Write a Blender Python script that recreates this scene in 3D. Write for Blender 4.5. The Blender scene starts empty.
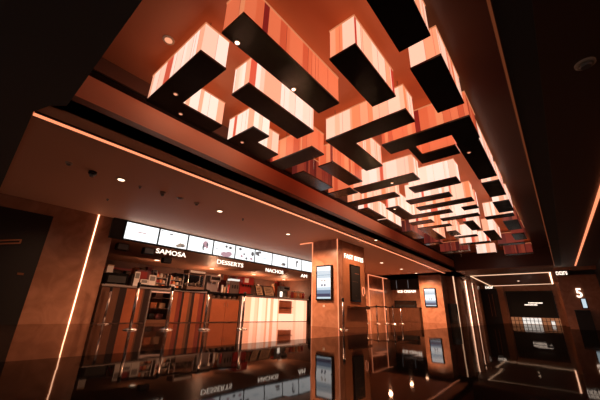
import bpy, bmesh, math, random
from mathutils import Vector, Matrix

random.seed(7)
S = bpy.context.scene
COL = S.collection
PI = math.pi

# ------------------------------------------------------------------ materials
def mat(name, color, rough=0.5, metal=0.0, spec=0.5, var=0.0, scale=3.0, color2=None, coat=0.0):
    m = bpy.data.materials.new(name); m.use_nodes = True
    nt = m.node_tree; b = nt.nodes['Principled BSDF']
    b.inputs['Base Color'].default_value = (*color, 1)
    b.inputs['Roughness'].default_value = rough
    b.inputs['Metallic'].default_value = metal
    b.inputs['Specular IOR Level'].default_value = spec
    b.inputs['Coat Weight'].default_value = coat
    if color2 is None and var > 0:
        color2 = tuple(c * (1 - var) for c in color)
    if color2 is not None:
        tc = nt.nodes.new('ShaderNodeTexCoord')
        n = nt.nodes.new('ShaderNodeTexNoise'); n.inputs['Scale'].default_value = scale
        n.inputs['Detail'].default_value = 6; n.inputs['Distortion'].default_value = 1.2
        r = nt.nodes.new('ShaderNodeValToRGB')
        r.color_ramp.elements[0].position = 0.35; r.color_ramp.elements[1].position = 0.68
        r.color_ramp.elements[0].color = (*color, 1); r.color_ramp.elements[1].color = (*color2, 1)
        nt.links.new(tc.outputs['Object'], n.inputs['Vector'])
        nt.links.new(n.outputs['Fac'], r.inputs['Fac'])
        nt.links.new(r.outputs['Color'], b.inputs['Base Color'])
    return m

def emis(name, color, strength, base=(0.02, 0.02, 0.02)):
    m = bpy.data.materials.new(name); m.use_nodes = True
    b = m.node_tree.nodes['Principled BSDF']
    b.inputs['Base Color'].default_value = (*base, 1)
    b.inputs['Roughness'].default_value = 0.4
    b.inputs['Emission Color'].default_value = (*color, 1)
    b.inputs['Emission Strength'].default_value = strength
    return m

def lin(r, g, b):
    f = lambda c: ((c / 255 + 0.055) / 1.055) ** 2.4 if c > 10 else c / 255 / 12.92
    return (f(r), f(g), f(b))

M = {}
M['black'] = mat('black_paint', (0.011, 0.0105, 0.010), 0.6)
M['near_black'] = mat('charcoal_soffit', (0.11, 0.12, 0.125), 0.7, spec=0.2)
M['gloss_black'] = mat('gloss_black', (0.010, 0.009, 0.008), 0.12)
M['bottom'] = mat('smoked_acrylic', (0.011, 0.009, 0.008), 0.22, spec=0.5)
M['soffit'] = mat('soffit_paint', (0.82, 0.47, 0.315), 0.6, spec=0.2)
M['recess'] = mat('recess_paint', (0.62, 0.21, 0.10), 0.5, spec=0.3)
M['recess_side'] = mat('dark_bronze_and_shade', (0.09, 0.04, 0.028), 0.3)
M['box_top'] = emis('frosted_box_top', lin(250, 150, 100), 0.7)
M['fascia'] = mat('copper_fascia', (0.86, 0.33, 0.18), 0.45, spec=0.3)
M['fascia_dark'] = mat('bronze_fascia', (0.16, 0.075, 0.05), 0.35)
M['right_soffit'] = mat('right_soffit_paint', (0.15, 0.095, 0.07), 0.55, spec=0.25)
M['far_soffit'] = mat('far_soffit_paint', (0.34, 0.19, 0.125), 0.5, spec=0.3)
M['stone'] = mat('brown_marble', (0.36, 0.165, 0.095), 0.25, color2=(0.52, 0.255, 0.155), scale=2.2)
M['wood'] = mat('copper_wood_panel', (0.46, 0.19, 0.09), 0.3, var=0.25, scale=1.6)
M['kit_wall'] = mat('kitchen_wall', (0.20, 0.10, 0.07), 0.5, var=0.35, scale=1.2)
M['kit_ceil'] = mat('kitchen_ceiling_paint', (0.60, 0.30, 0.19), 0.5)
M['door'] = mat('dark_door', (0.014, 0.012, 0.011), 0.4)
M['chrome'] = mat('chrome', (0.62, 0.55, 0.51), 0.25, metal=1.0)
M['steel'] = mat('brushed_steel', (0.42, 0.36, 0.33), 0.35, metal=1.0)
M['bronze'] = mat('bronze_metal', (0.45, 0.22, 0.12), 0.3, metal=1.0)
M['rod'] = mat('rod_steel', (0.4, 0.3, 0.25), 0.4, metal=0.8)
M['belt'] = mat('black_belt', (0.015, 0.012, 0.012), 0.8)
M['worktop'] = mat('worktop_stone', (0.33, 0.24, 0.20), 0.2, var=0.3, scale=6)
M['white'] = mat('white_card', (0.80, 0.76, 0.72), 0.5)
M['cream_plastic'] = mat('cream_plastic', (0.62, 0.52, 0.42), 0.4)
M['red'] = mat('red_enamel', (0.35, 0.03, 0.025), 0.3)
M['darkred'] = mat('dark_red_card', (0.16, 0.03, 0.03), 0.5)
M['orange'] = mat('orange_card', (0.70, 0.22, 0.07), 0.5)
M['brown'] = mat('brown_laminate', (0.16, 0.085, 0.055), 0.4)
M['tan'] = mat('tan_card', (0.5, 0.33, 0.2), 0.6)
M['grey'] = mat('grey_plastic', (0.22, 0.21, 0.2), 0.5)
M['counter_orange'] = mat('counter_orange_laminate', (0.33, 0.095, 0.038), 0.3, var=0.2, scale=2)
M['counter_red'] = mat('counter_red_laminate', (0.17, 0.032, 0.02), 0.3, var=0.2, scale=2)
M['counter_dark'] = mat('counter_dark_laminate', (0.022, 0.011, 0.009), 0.3)
M['counter_brown'] = mat('counter_brown_laminate', (0.14, 0.058, 0.03), 0.3, var=0.2, scale=2)

def glass_mat():
    m = bpy.data.materials.new('clear_glass'); m.use_nodes = True
    b = m.node_tree.nodes['Principled BSDF']
    b.inputs['Base Color'].default_value = (1, 1, 1, 1)
    b.inputs['Roughness'].default_value = 0.02
    b.inputs['Transmission Weight'].default_value = 1.0
    b.inputs['IOR'].default_value = 1.1
    return m
M['glass'] = glass_mat()

# lit surfaces
M['led'] = emis('led_peach', lin(255, 196, 160), 4.0)
M['led_soft'] = emis('led_orange', lin(240, 138, 96), 1.5)
M['led_thin'] = emis('led_thin_peach', lin(240, 190, 152), 1.7)
M['led_edge'] = emis('dim_edge_light', lin(214, 110, 66), 0.16)
M['led_dim'] = emis('led_dim_orange', lin(214, 110, 66), 0.75)
M['led_hot'] = emis('led_warm', lin(255, 190, 150), 5.0)
M['letters'] = emis('letter_white', lin(255, 232, 212), 2.2)
M['lamp'] = emis('downlight_lens', lin(255, 214, 178), 4.0)
M['lamp_dim'] = emis('downlight_lens_dim', lin(255, 170, 130), 1.0)
M['screen'] = emis('screen_white', lin(238, 240, 241), 1.5)
M['screen_tint'] = emis('screen_pale_blue', lin(206, 226, 238), 0.95)
M['screen_mid'] = emis('screen_mid_blue', lin(126, 158, 192), 0.75)
M['screen_navy'] = emis('screen_navy', lin(38, 62, 106), 0.7)
M['ink_grey'] = emis('screen_grey', lin(120, 116, 118), 0.7)
M['ink_pink'] = emis('screen_pink', lin(214, 168, 178), 0.8)
M['ink_red'] = emis('screen_red', lin(190, 120, 118), 0.8)
M['ink_tan'] = emis('screen_tan', lin(186, 160, 140), 0.8)
M['strip_white'] = emis('backlit_frosted_glass', lin(235, 225, 215), 1.15)
M['strip_amber'] = emis('backlit_amber_glass', lin(190, 120, 80), 0.6)

PAL = {}
def palette(key, cols, k):
    PAL[key] = [emis('%s_shade_%d' % (key, i), lin(*c), k, base=(c[0] / 700, c[1] / 900, c[2] / 1100)) for i, c in enumerate(cols)]
palette('cream', [(255, 224, 206), (255, 212, 190), (252, 196, 170), (244, 168, 134), (206, 84, 62)], 1.08)
palette('peach', [(255, 196, 168), (252, 176, 142), (246, 152, 112), (236, 130, 86), (170, 44, 36)], 1.1)
palette('coral', [(236, 116, 76), (224, 102, 64), (208, 84, 52), (242, 142, 96), (124, 28, 26)], 0.88)
palette('dusk', [(120, 44, 34), (92, 32, 28), (140, 58, 40), (70, 24, 24), (48, 18, 18)], 0.8)
palette('counter', [(255, 204, 176), (254, 194, 162), (250, 172, 138), (242, 152, 114), (220, 112, 76)], 1.5)

# ------------------------------------------------------------------ helpers
def link(name, bm, mats, parent=None, loc=None, smooth=False):
    me = bpy.data.meshes.new(name)
    bmesh.ops.recalc_face_normals(bm, faces=bm.faces)
    bm.to_mesh(me); bm.free()
    if not isinstance(mats, (list, tuple)): mats = [mats]
    for m in mats: me.materials.append(m)
    if smooth:
        for p in me.polygons: p.use_smooth = True
    o = bpy.data.objects.new(name, me); COL.objects.link(o)
    if loc is not None: o.location = loc
    if parent is not None: o.parent = parent
    return o

def add_box(bm, x0, x1, y0, y1, z0, z1, mi=0, bevel=0.0):
    t = bmesh.new() if bevel else bm
    vs = [t.verts.new((x, y, z)) for z in (z0, z1) for y in (y0, y1) for x in (x0, x1)]
    fs = []
    for q in ((0, 2, 3, 1), (4, 5, 7, 6), (0, 1, 5, 4), (2, 6, 7, 3), (0, 4, 6, 2), (1, 3, 7, 5)):
        f = t.faces.new([vs[i] for i in q]); f.material_index = mi; fs.append(f)
    if bevel:
        bmesh.ops.bevel(t, geom=list(t.edges), offset=bevel, segments=2, affect='EDGES')
        for f in t.faces: f.material_index = mi
        tmp = bpy.data.meshes.new('tmp'); t.to_mesh(tmp); t.free()
        bm.from_mesh(tmp); bpy.data.meshes.remove(tmp)
    return fs

def add_lathe(bm, prof, seg=20, origin=(0, 0, 0), axis='Z', mi=0):
    """prof = [(radius, height), ...]"""
    rings = []
    for r, h in prof:
        ring = []
        for k in range(seg):
            a = 2 * PI * k / seg
            p = (r * math.cos(a), r * math.sin(a), h)
            if axis == 'X': p = (h, p[0], p[1])
            if axis == 'Y': p = (p[0], h, p[1])
            ring.append(bm.verts.new((p[0] + origin[0], p[1] + origin[1], p[2] + origin[2])))
        rings.append(ring)
    for a, b in zip(rings, rings[1:]):
        for k in range(seg):
            f = bm.faces.new((a[k], a[(k + 1) % seg], b[(k + 1) % seg], b[k])); f.material_index = mi
    for ring in (rings[0], rings[-1]):
        f = bm.faces.new(ring); f.material_index = mi

def add_prism(bm, poly, z0, z1, mi=0):
    lo = [bm.verts.new((x, y, z0)) for x, y in poly]; hi = [bm.verts.new((x, y, z1)) for x, y in poly]
    n = len(poly)
    bm.faces.new(lo[::-1]).material_index = mi; bm.faces.new(hi).material_index = mi
    for i in range(n):
        bm.faces.new((lo[i], lo[(i + 1) % n], hi[(i + 1) % n], hi[i])).material_index = mi

def add_bar(bm, a, b, w, h, mi=0):
    """straight bar with rectangular section between two points of equal z or vertical"""
    a = Vector(a); b = Vector(b); d = (b - a).normalized()
    up = Vector((0, 0, 1)) if abs(d.z) < 0.9 else Vector((1, 0, 0))
    s = d.cross(up).normalized(); u = s.cross(d).normalized()
    vs = []
    for p in (a, b):
        for i, j in ((-1, -1), (1, -1), (1, 1), (-1, 1)):
            vs.append(bm.verts.new(p + s * (i * w / 2) + u * (j * h / 2)))
    for q in ((0, 1, 2, 3), (7, 6, 5, 4), (0, 4, 5, 1), (1, 5, 6, 2), (2, 6, 7, 3), (3, 7, 4, 0)):
        bm.faces.new([vs[i] for i in q]).material_index = mi

def box_obj(name, b, m, parent=None, bevel=0.0, origin=None):
    bm = bmesh.new(); o = origin or (0, 0, 0)
    add_box(bm, b[0] - o[0], b[1] - o[0], b[2] - o[1], b[3] - o[1], b[4] - o[2], b[5] - o[2], bevel=bevel)
    ob = link(name, bm, m, parent)
    if origin and parent is None: ob.location = origin
    return ob

def tag(o, label, cat, group=None, kind=None):
    if label: o['label'] = label
    if cat: o['category'] = cat
    if group: o['group'] = group
    if kind: o['kind'] = kind
    return o

def thing(name, loc, label, cat, group=None, rz=0.0):
    o = bpy.data.objects.new(name, None); COL.objects.link(o)
    o.location = loc; o.rotation_euler = (0, 0, rz); o.empty_display_size = 0.1
    return tag(o, label, cat, group)

def struct(name, b, m):
    o = box_obj(name, b, m); o['kind'] = 'structure'; return o

def struct_bm(name, bm, m):
    o = link(name, bm, m); o['kind'] = 'structure'; return o

def text_mesh(name, body, size, mats, loc, rot, extrude=0.02, offset=0.0, width=None, spacing=1.0, parent=None):
    cu = bpy.data.curves.new(name, 'FONT'); cu.body = body; cu.size = size
    cu.extrude = extrude; cu.offset = offset; cu.space_character = spacing; cu.resolution_u = 4
    t = bpy.data.objects.new(name, cu); COL.objects.link(t)
    dg = bpy.context.evaluated_depsgraph_get(); dg.update()
    me = bpy.data.meshes.new_from_object(t.evaluated_get(dg))
    bpy.data.objects.remove(t); bpy.data.curves.remove(cu)
    xs = [v.co.x for v in me.vertices]; ys = [v.co.y for v in me.vertices]
    x0 = min(xs); sx = (width / (max(xs) - x0)) if width else 1.0
    y0 = min(ys); sy = size / (max(ys) - y0)
    for v in me.vertices:
        v.co.x = (v.co.x - x0) * sx; v.co.y = (v.co.y - y0) * sy
    me.materials.clear()
    me.materials.append(mats)
    o = bpy.data.objects.new(name, me); COL.objects.link(o)
    o.location = loc; o.rotation_euler = rot
    if parent: o.parent = parent
    return o
FACE_X = (PI / 2, 0, PI / 2)     # reads along +Y, faces +X
FACE_NY = (PI / 2, 0, 0)         # reads along +X, faces -Y

# ------------------------------------------------------------------ camera
cam_d = bpy.data.cameras.new('camera'); cam = bpy.data.objects.new('camera', cam_d); COL.objects.link(cam)
Rw = ((0.765318, -0.204811, -0.610198), (0.643023, 0.285189, 0.710766), (0.028449, -0.936333, 0.349958))
mw = Matrix(((Rw[0][0], -Rw[0][1], -Rw[0][2], 0), (Rw[1][0], -Rw[1][1], -Rw[1][2], 0), (Rw[2][0], -Rw[2][1], -Rw[2][2], 0.5), (0, 0, 0, 1)))
cam.matrix_world = mw
cam_d.sensor_width = 36; cam_d.lens = 295.765 / 600 * 36; cam_d.clip_start = 0.02; cam_d.clip_end = 200
S.camera = cam

# ------------------------------------------------------------------ floor
def floor_material():
    m = bpy.data.materials.new('polished_floor_tiles'); m.use_nodes = True
    nt = m.node_tree; N = nt.nodes; L = nt.links; b = N['Principled BSDF']
    geo = N.new('ShaderNodeNewGeometry'); tc = N.new('ShaderNodeTexCoord')
    sep = N.new('ShaderNodeSeparateXYZ'); L.new(tc.outputs['Object'], sep.inputs['Vector'])
    sc = N.new('ShaderNodeVectorMath'); sc.operation = 'SCALE'; sc.inputs['Scale'].default_value = 1 / 0.8
    L.new(tc.outputs['Object'], sc.inputs[0])
    fl = N.new('ShaderNodeVectorMath'); fl.operation = 'FLOOR'; L.new(sc.outputs['Vector'], fl.inputs[0])
    wn = N.new('ShaderNodeTexWhiteNoise'); wn.noise_dimensions = '2D'; L.new(fl.outputs['Vector'], wn.inputs['Vector'])
    # every tile lies a hair out of level
    sub = N.new('ShaderNodeVectorMath'); sub.operation = 'SUBTRACT'; sub.inputs[1].default_value = (0.5, 0.5, 0.5)
    L.new(wn.outputs['Color'], sub.inputs[0])
    s2 = N.new('ShaderNodeVectorMath'); s2.operation = 'SCALE'; s2.inputs['Scale'].default_value = 0.006
    L.new(sub.outputs['Vector'], s2.inputs[0])
    nz = N.new('ShaderNodeTexNoise'); nz.inputs['Scale'].default_value = 2.0; nz.inputs['Detail'].default_value = 1.5
    L.new(tc.outputs['Object'], nz.inputs['Vector'])
    sub2 = N.new('ShaderNodeVectorMath'); sub2.operation = 'SUBTRACT'; sub2.inputs[1].default_value = (0.5, 0.5, 0.5)
    L.new(nz.outputs['Color'], sub2.inputs[0])
    s3 = N.new('ShaderNodeVectorMath'); s3.operation = 'SCALE'; s3.inputs['Scale'].default_value = 0.006
    L.new(sub2.outputs['Vector'], s3.inputs[0])
    ad = N.new('ShaderNodeVectorMath'); ad.operation = 'ADD'; L.new(s2.outputs['Vector'], ad.inputs[0]); L.new(s3.outputs['Vector'], ad.inputs[1])
    ad2 = N.new('ShaderNodeVectorMath'); ad2.operation = 'ADD'; L.new(geo.outputs['Normal'], ad2.inputs[0]); L.new(ad.outputs['Vector'], ad2.inputs[1])
    nm = N.new('ShaderNodeVectorMath'); nm.operation = 'NORMALIZE'; L.new(ad2.outputs['Vector'], nm.inputs[0])
    # two kinds of tile: brown polished in the food hall, near black and duller in the lobby
    ck = N.new('ShaderNodeMath'); ck.operation = 'LESS_THAN'; ck.inputs[1].default_value = -3.9
    L.new(sep.outputs['X'], ck.inputs[0])
    def pick(a, b2):
        mx = N.new('ShaderNodeMix'); mx.data_type = 'RGBA'; L.new(ck.outputs['Value'], mx.inputs['Factor'])
        mx.inputs['A'].default_value = (*a, 1); mx.inputs['B'].default_value = (*b2, 1)
        return mx.outputs['Result']
    df = N.new('ShaderNodeBsdfDiffuse'); L.new(pick((0.012, 0.010, 0.009), (0.045, 0.023, 0.016)), df.inputs['Color'])
    gl = N.new('ShaderNodeBsdfGlossy'); gl.inputs['Roughness'].default_value = 0.035
    L.new(pick((0.42, 0.40, 0.385), (0.88, 0.82, 0.78)), gl.inputs['Color'])
    fr = N.new('ShaderNodeFresnel'); fr.inputs['IOR'].default_value = 1.55
    L.new(nm.outputs['Vector'], gl.inputs['Normal']); L.new(nm.outputs['Vector'], fr.inputs['Normal'])
    ms = N.new('ShaderNodeMixShader'); L.new(fr.outputs['Fac'], ms.inputs['Fac'])
    L.new(df.outputs['BSDF'], ms.inputs[1]); L.new(gl.outputs['BSDF'], ms.inputs[2])
    L.new(ms.outputs['Shader'], N['Material Output'].inputs['Surface']); N.remove(b)
    return m
M['floor'] = floor_material()
struct('floor', (-19, 8, -7, 33, -0.1, 0.0), M['floor'])

# ------------------------------------------------------------------ shell
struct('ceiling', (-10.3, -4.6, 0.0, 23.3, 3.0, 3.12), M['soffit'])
struct('ceiling_recess', (-4.9, 0.4, 0.3, 20.2, 4.02, 4.12), M['recess'])
bm = bmesh.new()
add_prism(bm, [(-19, -7), (8, -7), (8, 0.45), (-4.55, 0.45), (-4.75, 0.30), (-5.1, 0.19), (-10.3, 0.35), (-19, 0.6)], 2.985, 3.10)
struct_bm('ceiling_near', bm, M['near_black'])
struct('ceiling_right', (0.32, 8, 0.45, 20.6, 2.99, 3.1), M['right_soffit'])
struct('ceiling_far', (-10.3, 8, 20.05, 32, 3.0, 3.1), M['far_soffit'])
# recess sides: left fascia in bands, right fascia, near and far ends
struct('trim_1', (-4.75, -4.60, 0.3, 20.1, 3.0, 3.21), M['fascia_dark'])
struct('trim_2', (-4.78, -4.625, 0.3, 20.1, 3.21, 3.63), M['fascia'])
bm = bmesh.new()
add_box(bm, -4.80, -4.64, 0.3, 20.1, 3.63, 3.76)
for k in range(4):
    add_box(bm, -4.64, -4.63, 0.3, 20.1, 3.64 + k * 0.03, 3.652 + k * 0.03)
struct_bm('trim_3', bm, M['gloss_black'])
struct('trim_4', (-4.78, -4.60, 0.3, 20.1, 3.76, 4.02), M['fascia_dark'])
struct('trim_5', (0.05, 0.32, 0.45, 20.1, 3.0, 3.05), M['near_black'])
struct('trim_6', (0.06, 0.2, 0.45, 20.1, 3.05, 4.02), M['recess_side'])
struct('trim_11', (-0.60, 0.06, 0.45, 20.1, 3.99, 4.03), M['recess_side'])  # dark strip on the recess ceiling, standing in for shade at its right side
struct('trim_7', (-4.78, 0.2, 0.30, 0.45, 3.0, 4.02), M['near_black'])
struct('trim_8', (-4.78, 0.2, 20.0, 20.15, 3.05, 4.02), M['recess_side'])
struct('trim_9', (0.025, 0.05, 0.45, 20.1, 2.985, 3.0), M['led_edge'])

# left wall: marble, counter opening, marble with alcove
bm = bmesh.new()
add_box(bm, -10.3, -10.05, -7, 3.03, 0, 3.0)
add_box(bm, -10.3, -10.05, 13.5, 23.3, 0, 3.0)
add_box(bm, -10.3, -10.05, 3.03, 13.5, 2.43, 3.0)
struct_bm('wall_left', bm, M['stone'])
struct('wall_kitchen', (-15.7, -15.5, 2.7, 16.5, 0, 2.6), M['kit_wall'])
struct('wall_kitchen_side', (-15.6, -10.3, 2.83, 3.03, 0, 2.6), M['kit_wall'])
struct('wall_kitchen_far', (-15.6, -10.3, 16.0, 16.2, 0, 2.6), M['kit_wall'])
struct('ceiling_kitchen', (-15.6, -10.3, 2.9, 16.1, 2.43, 2.6), M['kit_ceil'])
# end wall of the food hall, pillars, corridor
struct('wall_end', (-10.3, -7.31, 23.0, 23.3, 0, 3.0), M['stone'])
bm = bmesh.new()
add_box(bm, -7.0, -5.86, 9.0, 10.95, 0, 3.0)
struct_bm('column_1', bm, M['stone'])
bm = bmesh.new()
add_box(bm, -7.31, -5.86, 21.3, 22.6, 0, 3.0)
struct_bm('column_2', bm, M['stone'])
struct('wall_corridor', (-7.31, -5.46, 22.6, 31.7, 0, 3.0), M['stone'])
for i, (y0, y1) in enumerate(((23.6, 24.3), (26.7, 27.2), (29.0, 29.8))):
    struct('trim_%d' % (12 + i), (-5.46, -5.22, y0, y1, 0, 3.0), M['stone'])
for i, (x0, x1, y) in enumerate(((-4.15, -3.72, 31.3), (-0.38, -0.18, 31.2), (-0.16, 0.02, 28.5))):
    struct('trim_%d' % (15 + i), (x0, x1, y, 31.5, 0, 2.98), M['wood'])
struct('wall_far', (-7.3, 3.0, 31.5, 31.8, 0, 3.0), M['stone'])
struct('wall_right', (1.6, 1.8, 5.0, 22.0, 0, 2.99), M['door'])
bm = bmesh.new()
add_box(bm, 0.34, 1.8, 22.0, 22.3, 0, 2.72)
add_box(bm, 0.02, 0.34, 22.0, 31.5, 0, 3.0)
struct_bm('wall_right_far', bm, M['stone'])
struct('wall_outer', (7.8, 8.0, -7, 31.5, 0, 3.0), M['near_black'])
struct('trim_10', (-0.05, 1.8, 20.75, 20.95, 2.84, 3.0), M['stone'])

# left door
d = struct('door_1', (-10.06, -10.02, -0.35, 1.52, 0.0, 2.68), M['door'])
b_ = bmesh.new(); add_bar(b_, (-9.99, 0.68, 1.86), (-9.99, 1.06, 1.95), 0.03, 0.03); add_bar(b_, (-9.99, 0.68, 1.78), (-9.99, 1.06, 1.87), 0.03, 0.03)
add_bar(b_, (-9.99, 1.05, 1.86), (-9.99, 1.05, 1.96), 0.03, 0.03)
link('door_handle', b_, M['bronze'], d)
box_obj('latch_plate', (-10.02, -10.005, 1.2, 1.32, 1.12, 1.17), M['bronze'], d)
# far double door
d = struct('door_2', (-5.44, -4.2, 31.40, 31.5, 0.0, 2.75), M['door'])
for xx in (-4.86, -4.60):
    b_ = bmesh.new(); add_lathe(b_, [(0.02, 0.5), (0.02, 2.3)], 10, (xx, 31.36, 0))
    link('pull_handle', b_, M['bronze'], d)

# ------------------------------------------------------------------ LED lines
def led(name, a, b, w, h, m, label, group=None, cat='light strip'):
    a = Vector(a); b = Vector(b); c = (a + b) / 2
    bm = bmesh.new(); add_bar(bm, a - c, b - c, w, h)
    o = link(name, bm, m, None, c); tag(o, label, cat, group); return o
t = thing('ceiling_led_strip', (-5.2, 10, 2.99), 'long orange light line along the food hall soffit edge', 'light strip')
bm = bmesh.new(); pts = [(-5.15, 0.2), (-5.18, 7.0), (-5.25, 13.2), (-5.4, 20.6)]
for p, q in zip(pts, pts[1:]):
    add_bar(bm, (p[0] + 5.2, p[1] - 10, 0), (q[0] + 5.2, q[1] - 10, 0), 0.09, 0.03)
link('diffuser', bm, M['led_soft'], t)
bm = bmesh.new()
for p, q in zip(pts, pts[1:]):
    for s in (-0.062, 0.062):
        add_bar(bm, (p[0] + 5.2 + s, p[1] - 10, 0.0), (q[0] + 5.2 + s, q[1] - 10, 0.0), 0.03, 0.024)
link('channel', bm, M['fascia_dark'], t)
led('ceiling_led_strip', (1.14, 3, 2.97), (0.83, 20.1, 2.97), 0.05, 0.03, M['led_soft'], 'orange light line on the dark ceiling at far right')
WL = 'wall_led_strip'
led(WL, (-10.04, 2.54, 0.0), (-10.04, 2.54, 3.0), 0.021, 0.021, M['led_hot'], 'upright light line on the marble wall beside the dark left door')
led(WL, (-7.0, 8.985, 0.0), (-7.0, 8.985, 3.0), 0.026, 0.026, M['led_soft'], 'upright light line on the left edge of the screen pillar by the counter')
led(WL, (-5.86, 8.985, 0.0), (-5.86, 8.985, 3.0), 0.026, 0.026, M['led_soft'], 'upright light line on the right edge of the screen pillar by the counter')
led(WL, (-10.02, 19.2, 0.0), (-10.02, 19.2, 3.0), 0.04, 0.04, M['led_soft'], 'left upright of the lit wall frame past the first pillar')
led(WL, (-10.02, 21.5, 0.0), (-10.02, 21.5, 3.0), 0.04, 0.04, M['led_soft'], 'right upright of the lit wall frame past the first pillar')
led(WL, (-10.02, 19.25, 2.02), (-10.02, 21.45, 2.02), 0.05, 0.09, M['led_soft'], 'level crossbar of the lit wall frame past the first pillar')
led('ceiling_led_strip', (-10.0, 19.2, 2.98), (-10.0, 22.2, 2.98), 0.04, 0.03, M['led_soft'], 'short ceiling light line above the lit wall frame')
led('ceiling_led_strip', (-7.03, 8.95, 2.985), (-7.6, 8.95, 2.985), 0.04, 0.03, M['led_soft'], 'short ceiling light line left of the first pillar top')
led(WL, (-5.43, 22.7, 0.0), (-5.43, 22.7, 3.0), 0.045, 0.045, M['led_thin'], 'upright light line nearest the second pillar in the far corridor')
led(WL, (-5.43, 26.1, 0.0), (-5.43, 26.1, 3.0), 0.05, 0.05, M['led'], 'middle upright light line on the far corridor wall')
led(WL, (-5.43, 28.3, 0.0), (-5.43, 28.3, 3.0), 0.05, 0.05, M['led'], 'upright light line closest to the black far doors')
t = thing('ceiling_led_frame', (-2.4, 27, 2.985), 'rectangular frame of light lines on the far ceiling', 'light frame')
cs = [(-4.40, 22.9), (-0.25, 22.7), (-0.33, 30.6), (-4.57, 31.3)]
for i in range(4):
    p, q = cs[i], cs[(i + 1) % 4]
    bm = bmesh.new(); add_bar(bm, (p[0] + 2.4, p[1] - 27, 0), (q[0] + 2.4, q[1] - 27, 0), 0.075 if i == 1 else 0.05, 0.03)
    link('light_bar', bm, M['led'] if i == 1 else M['led_thin'], t)

# ------------------------------------------------------------------ pendant light boxes
K = 2.85; ZB = 3.35; HT = 0.455; ZC = 4.02
def rect(x0, x1, y0, y1): return [(x0, y0), (x1, y0), (x1, y1), (x0, y1)]
def light_box(poly, pal, label, h=HT, lamps=(), rods=True):
    poly = [(x * K, y * K) for x, y in poly]
    cx = sum(p[0] for p in poly) / len(poly); cy = sum(p[1] for p in poly) / len(poly)
    poly = [(x - cx, y - cy) for x, y in poly]
    t = thing('pendant_light_box', (cx, cy, ZB), label, 'light box', 'striped light boxes hung in the ceiling recess')
    rng = random.Random(label)
    bm = bmesh.new(); n = len(poly); ins = 0.012
    for i in range(n):
        a = Vector((*poly[i], 0)); b = Vector((*poly[(i + 1) % n], 0)); L = (b - a).length; s = 0.0
        d = (b - a) / L
        while s < L - 1e-4:
            w = rng.choice((0.04, 0.06, 0.08, 0.11, 0.15, 0.19)); e = min(L, s + w)
            if L - e < 0.03: e = L
            mi = rng.choices((0, 1, 2, 3, 4), (40, 25, 17, 14, 4))[0]
            p, q = a + d * s, a + d * e
            vs = [bm.verts.new((p.x, p.y, 0.02)), bm.verts.new((q.x, q.y, 0.02)), bm.verts.new((q.x, q.y, h)), bm.verts.new((p.x, p.y, h))]
            bm.faces.new(vs).material_index = mi
            # dark seam between two panes
            if e < L and rng.random() < 0.5:
                nrm = Vector((d.y, -d.x, 0))
                add_bar(bm, q + nrm * 0.001 + Vector((0, 0, 0.02)), q + nrm * 0.001 + Vector((0, 0, h)), 0.003, 0.003, 4)
            s = e
    link('striped_shade', bm, PAL[pal], t)
    bm = bmesh.new()
    big = []
    for i in range(n):
        p0 = Vector(poly[i - 1]); p1 = Vector(poly[i]); p2 = Vector(poly[(i + 1) % n])
        d1 = (p1 - p0).normalized(); d2 = (p2 - p1).normalized()
        off = Vector((d1.y, -d1.x)) + Vector((d2.y, -d2.x))
        big.append(tuple(p1 + off * 0.008))
    add_prism(bm, big, -0.005, 0.022)
    link('bottom_panel', bm, M['bottom'], t)
    bm = bmesh.new(); add_prism(bm, big, h, h + 0.018)
    link('top_panel', bm, M['box_top'], t)
    pts = [((poly[0][0] * 0.7 + poly[2][0] * 0.3), (poly[0][1] * 0.7 + poly[2][1] * 0.3)),
           ((poly[0][0] * 0.3 + poly[2][0] * 0.7), (poly[0][1] * 0.3 + poly[2][1] * 0.7))]
    if n == 6: pts = [(poly[0][0] + 0.12, poly[0][1] + 0.12), (poly[1][0] - 0.12, poly[1][1] + 0.12)]
    for px, py in pts:
        bm = bmesh.new(); add_lathe(bm, [(0.008, h + 0.01), (0.008, ZC - ZB)], 8, (px, py, 0))
        link('hanging_rod', bm, M['rod'], t)
    for lx, ly, kind in lamps:
        bm = bmesh.new()
        px, py = lx * K - cx, ly * K - cy
        add_lathe(bm, [(0.038, -0.005), (0.034, -0.016)], 14, (px, py, 0))
        l = link('spot_lamp', bm, M['bronze'], t)
        bm = bmesh.new(); add_lathe(bm, [(0.026, -0.016), (0.022, -0.021)], 14, (px, py, 0))
        link('lens', bm, M['lamp'] if kind else M['lamp_dim'], l)
    return t
def Lshape(x0, x1, y0, y1, ax0, ax1, ay):
    """bar x0..x1,y0..y1 with an arm ax0..ax1 running on to ay (arm at the left end)"""
    if abs(ax0 - x0) < 1e-6:
        return [(x0, y0), (x1, y0), (x1, y1), (ax1, y1), (ax1, ay), (x0, ay)]
    return [(x0, y0), (x1, y0), (x1, ay), (ax0, ay), (ax0, y1), (x0, y1)]
def Lrev(x0, x1, y0, y1, ax0, ax1, ay):
    """bar with an arm coming forward (smaller y) at its left end"""
    return [(x0, ay), (ax1, ay), (ax1, y0), (x1, y0), (x1, y1), (x0, y1)]

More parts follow.
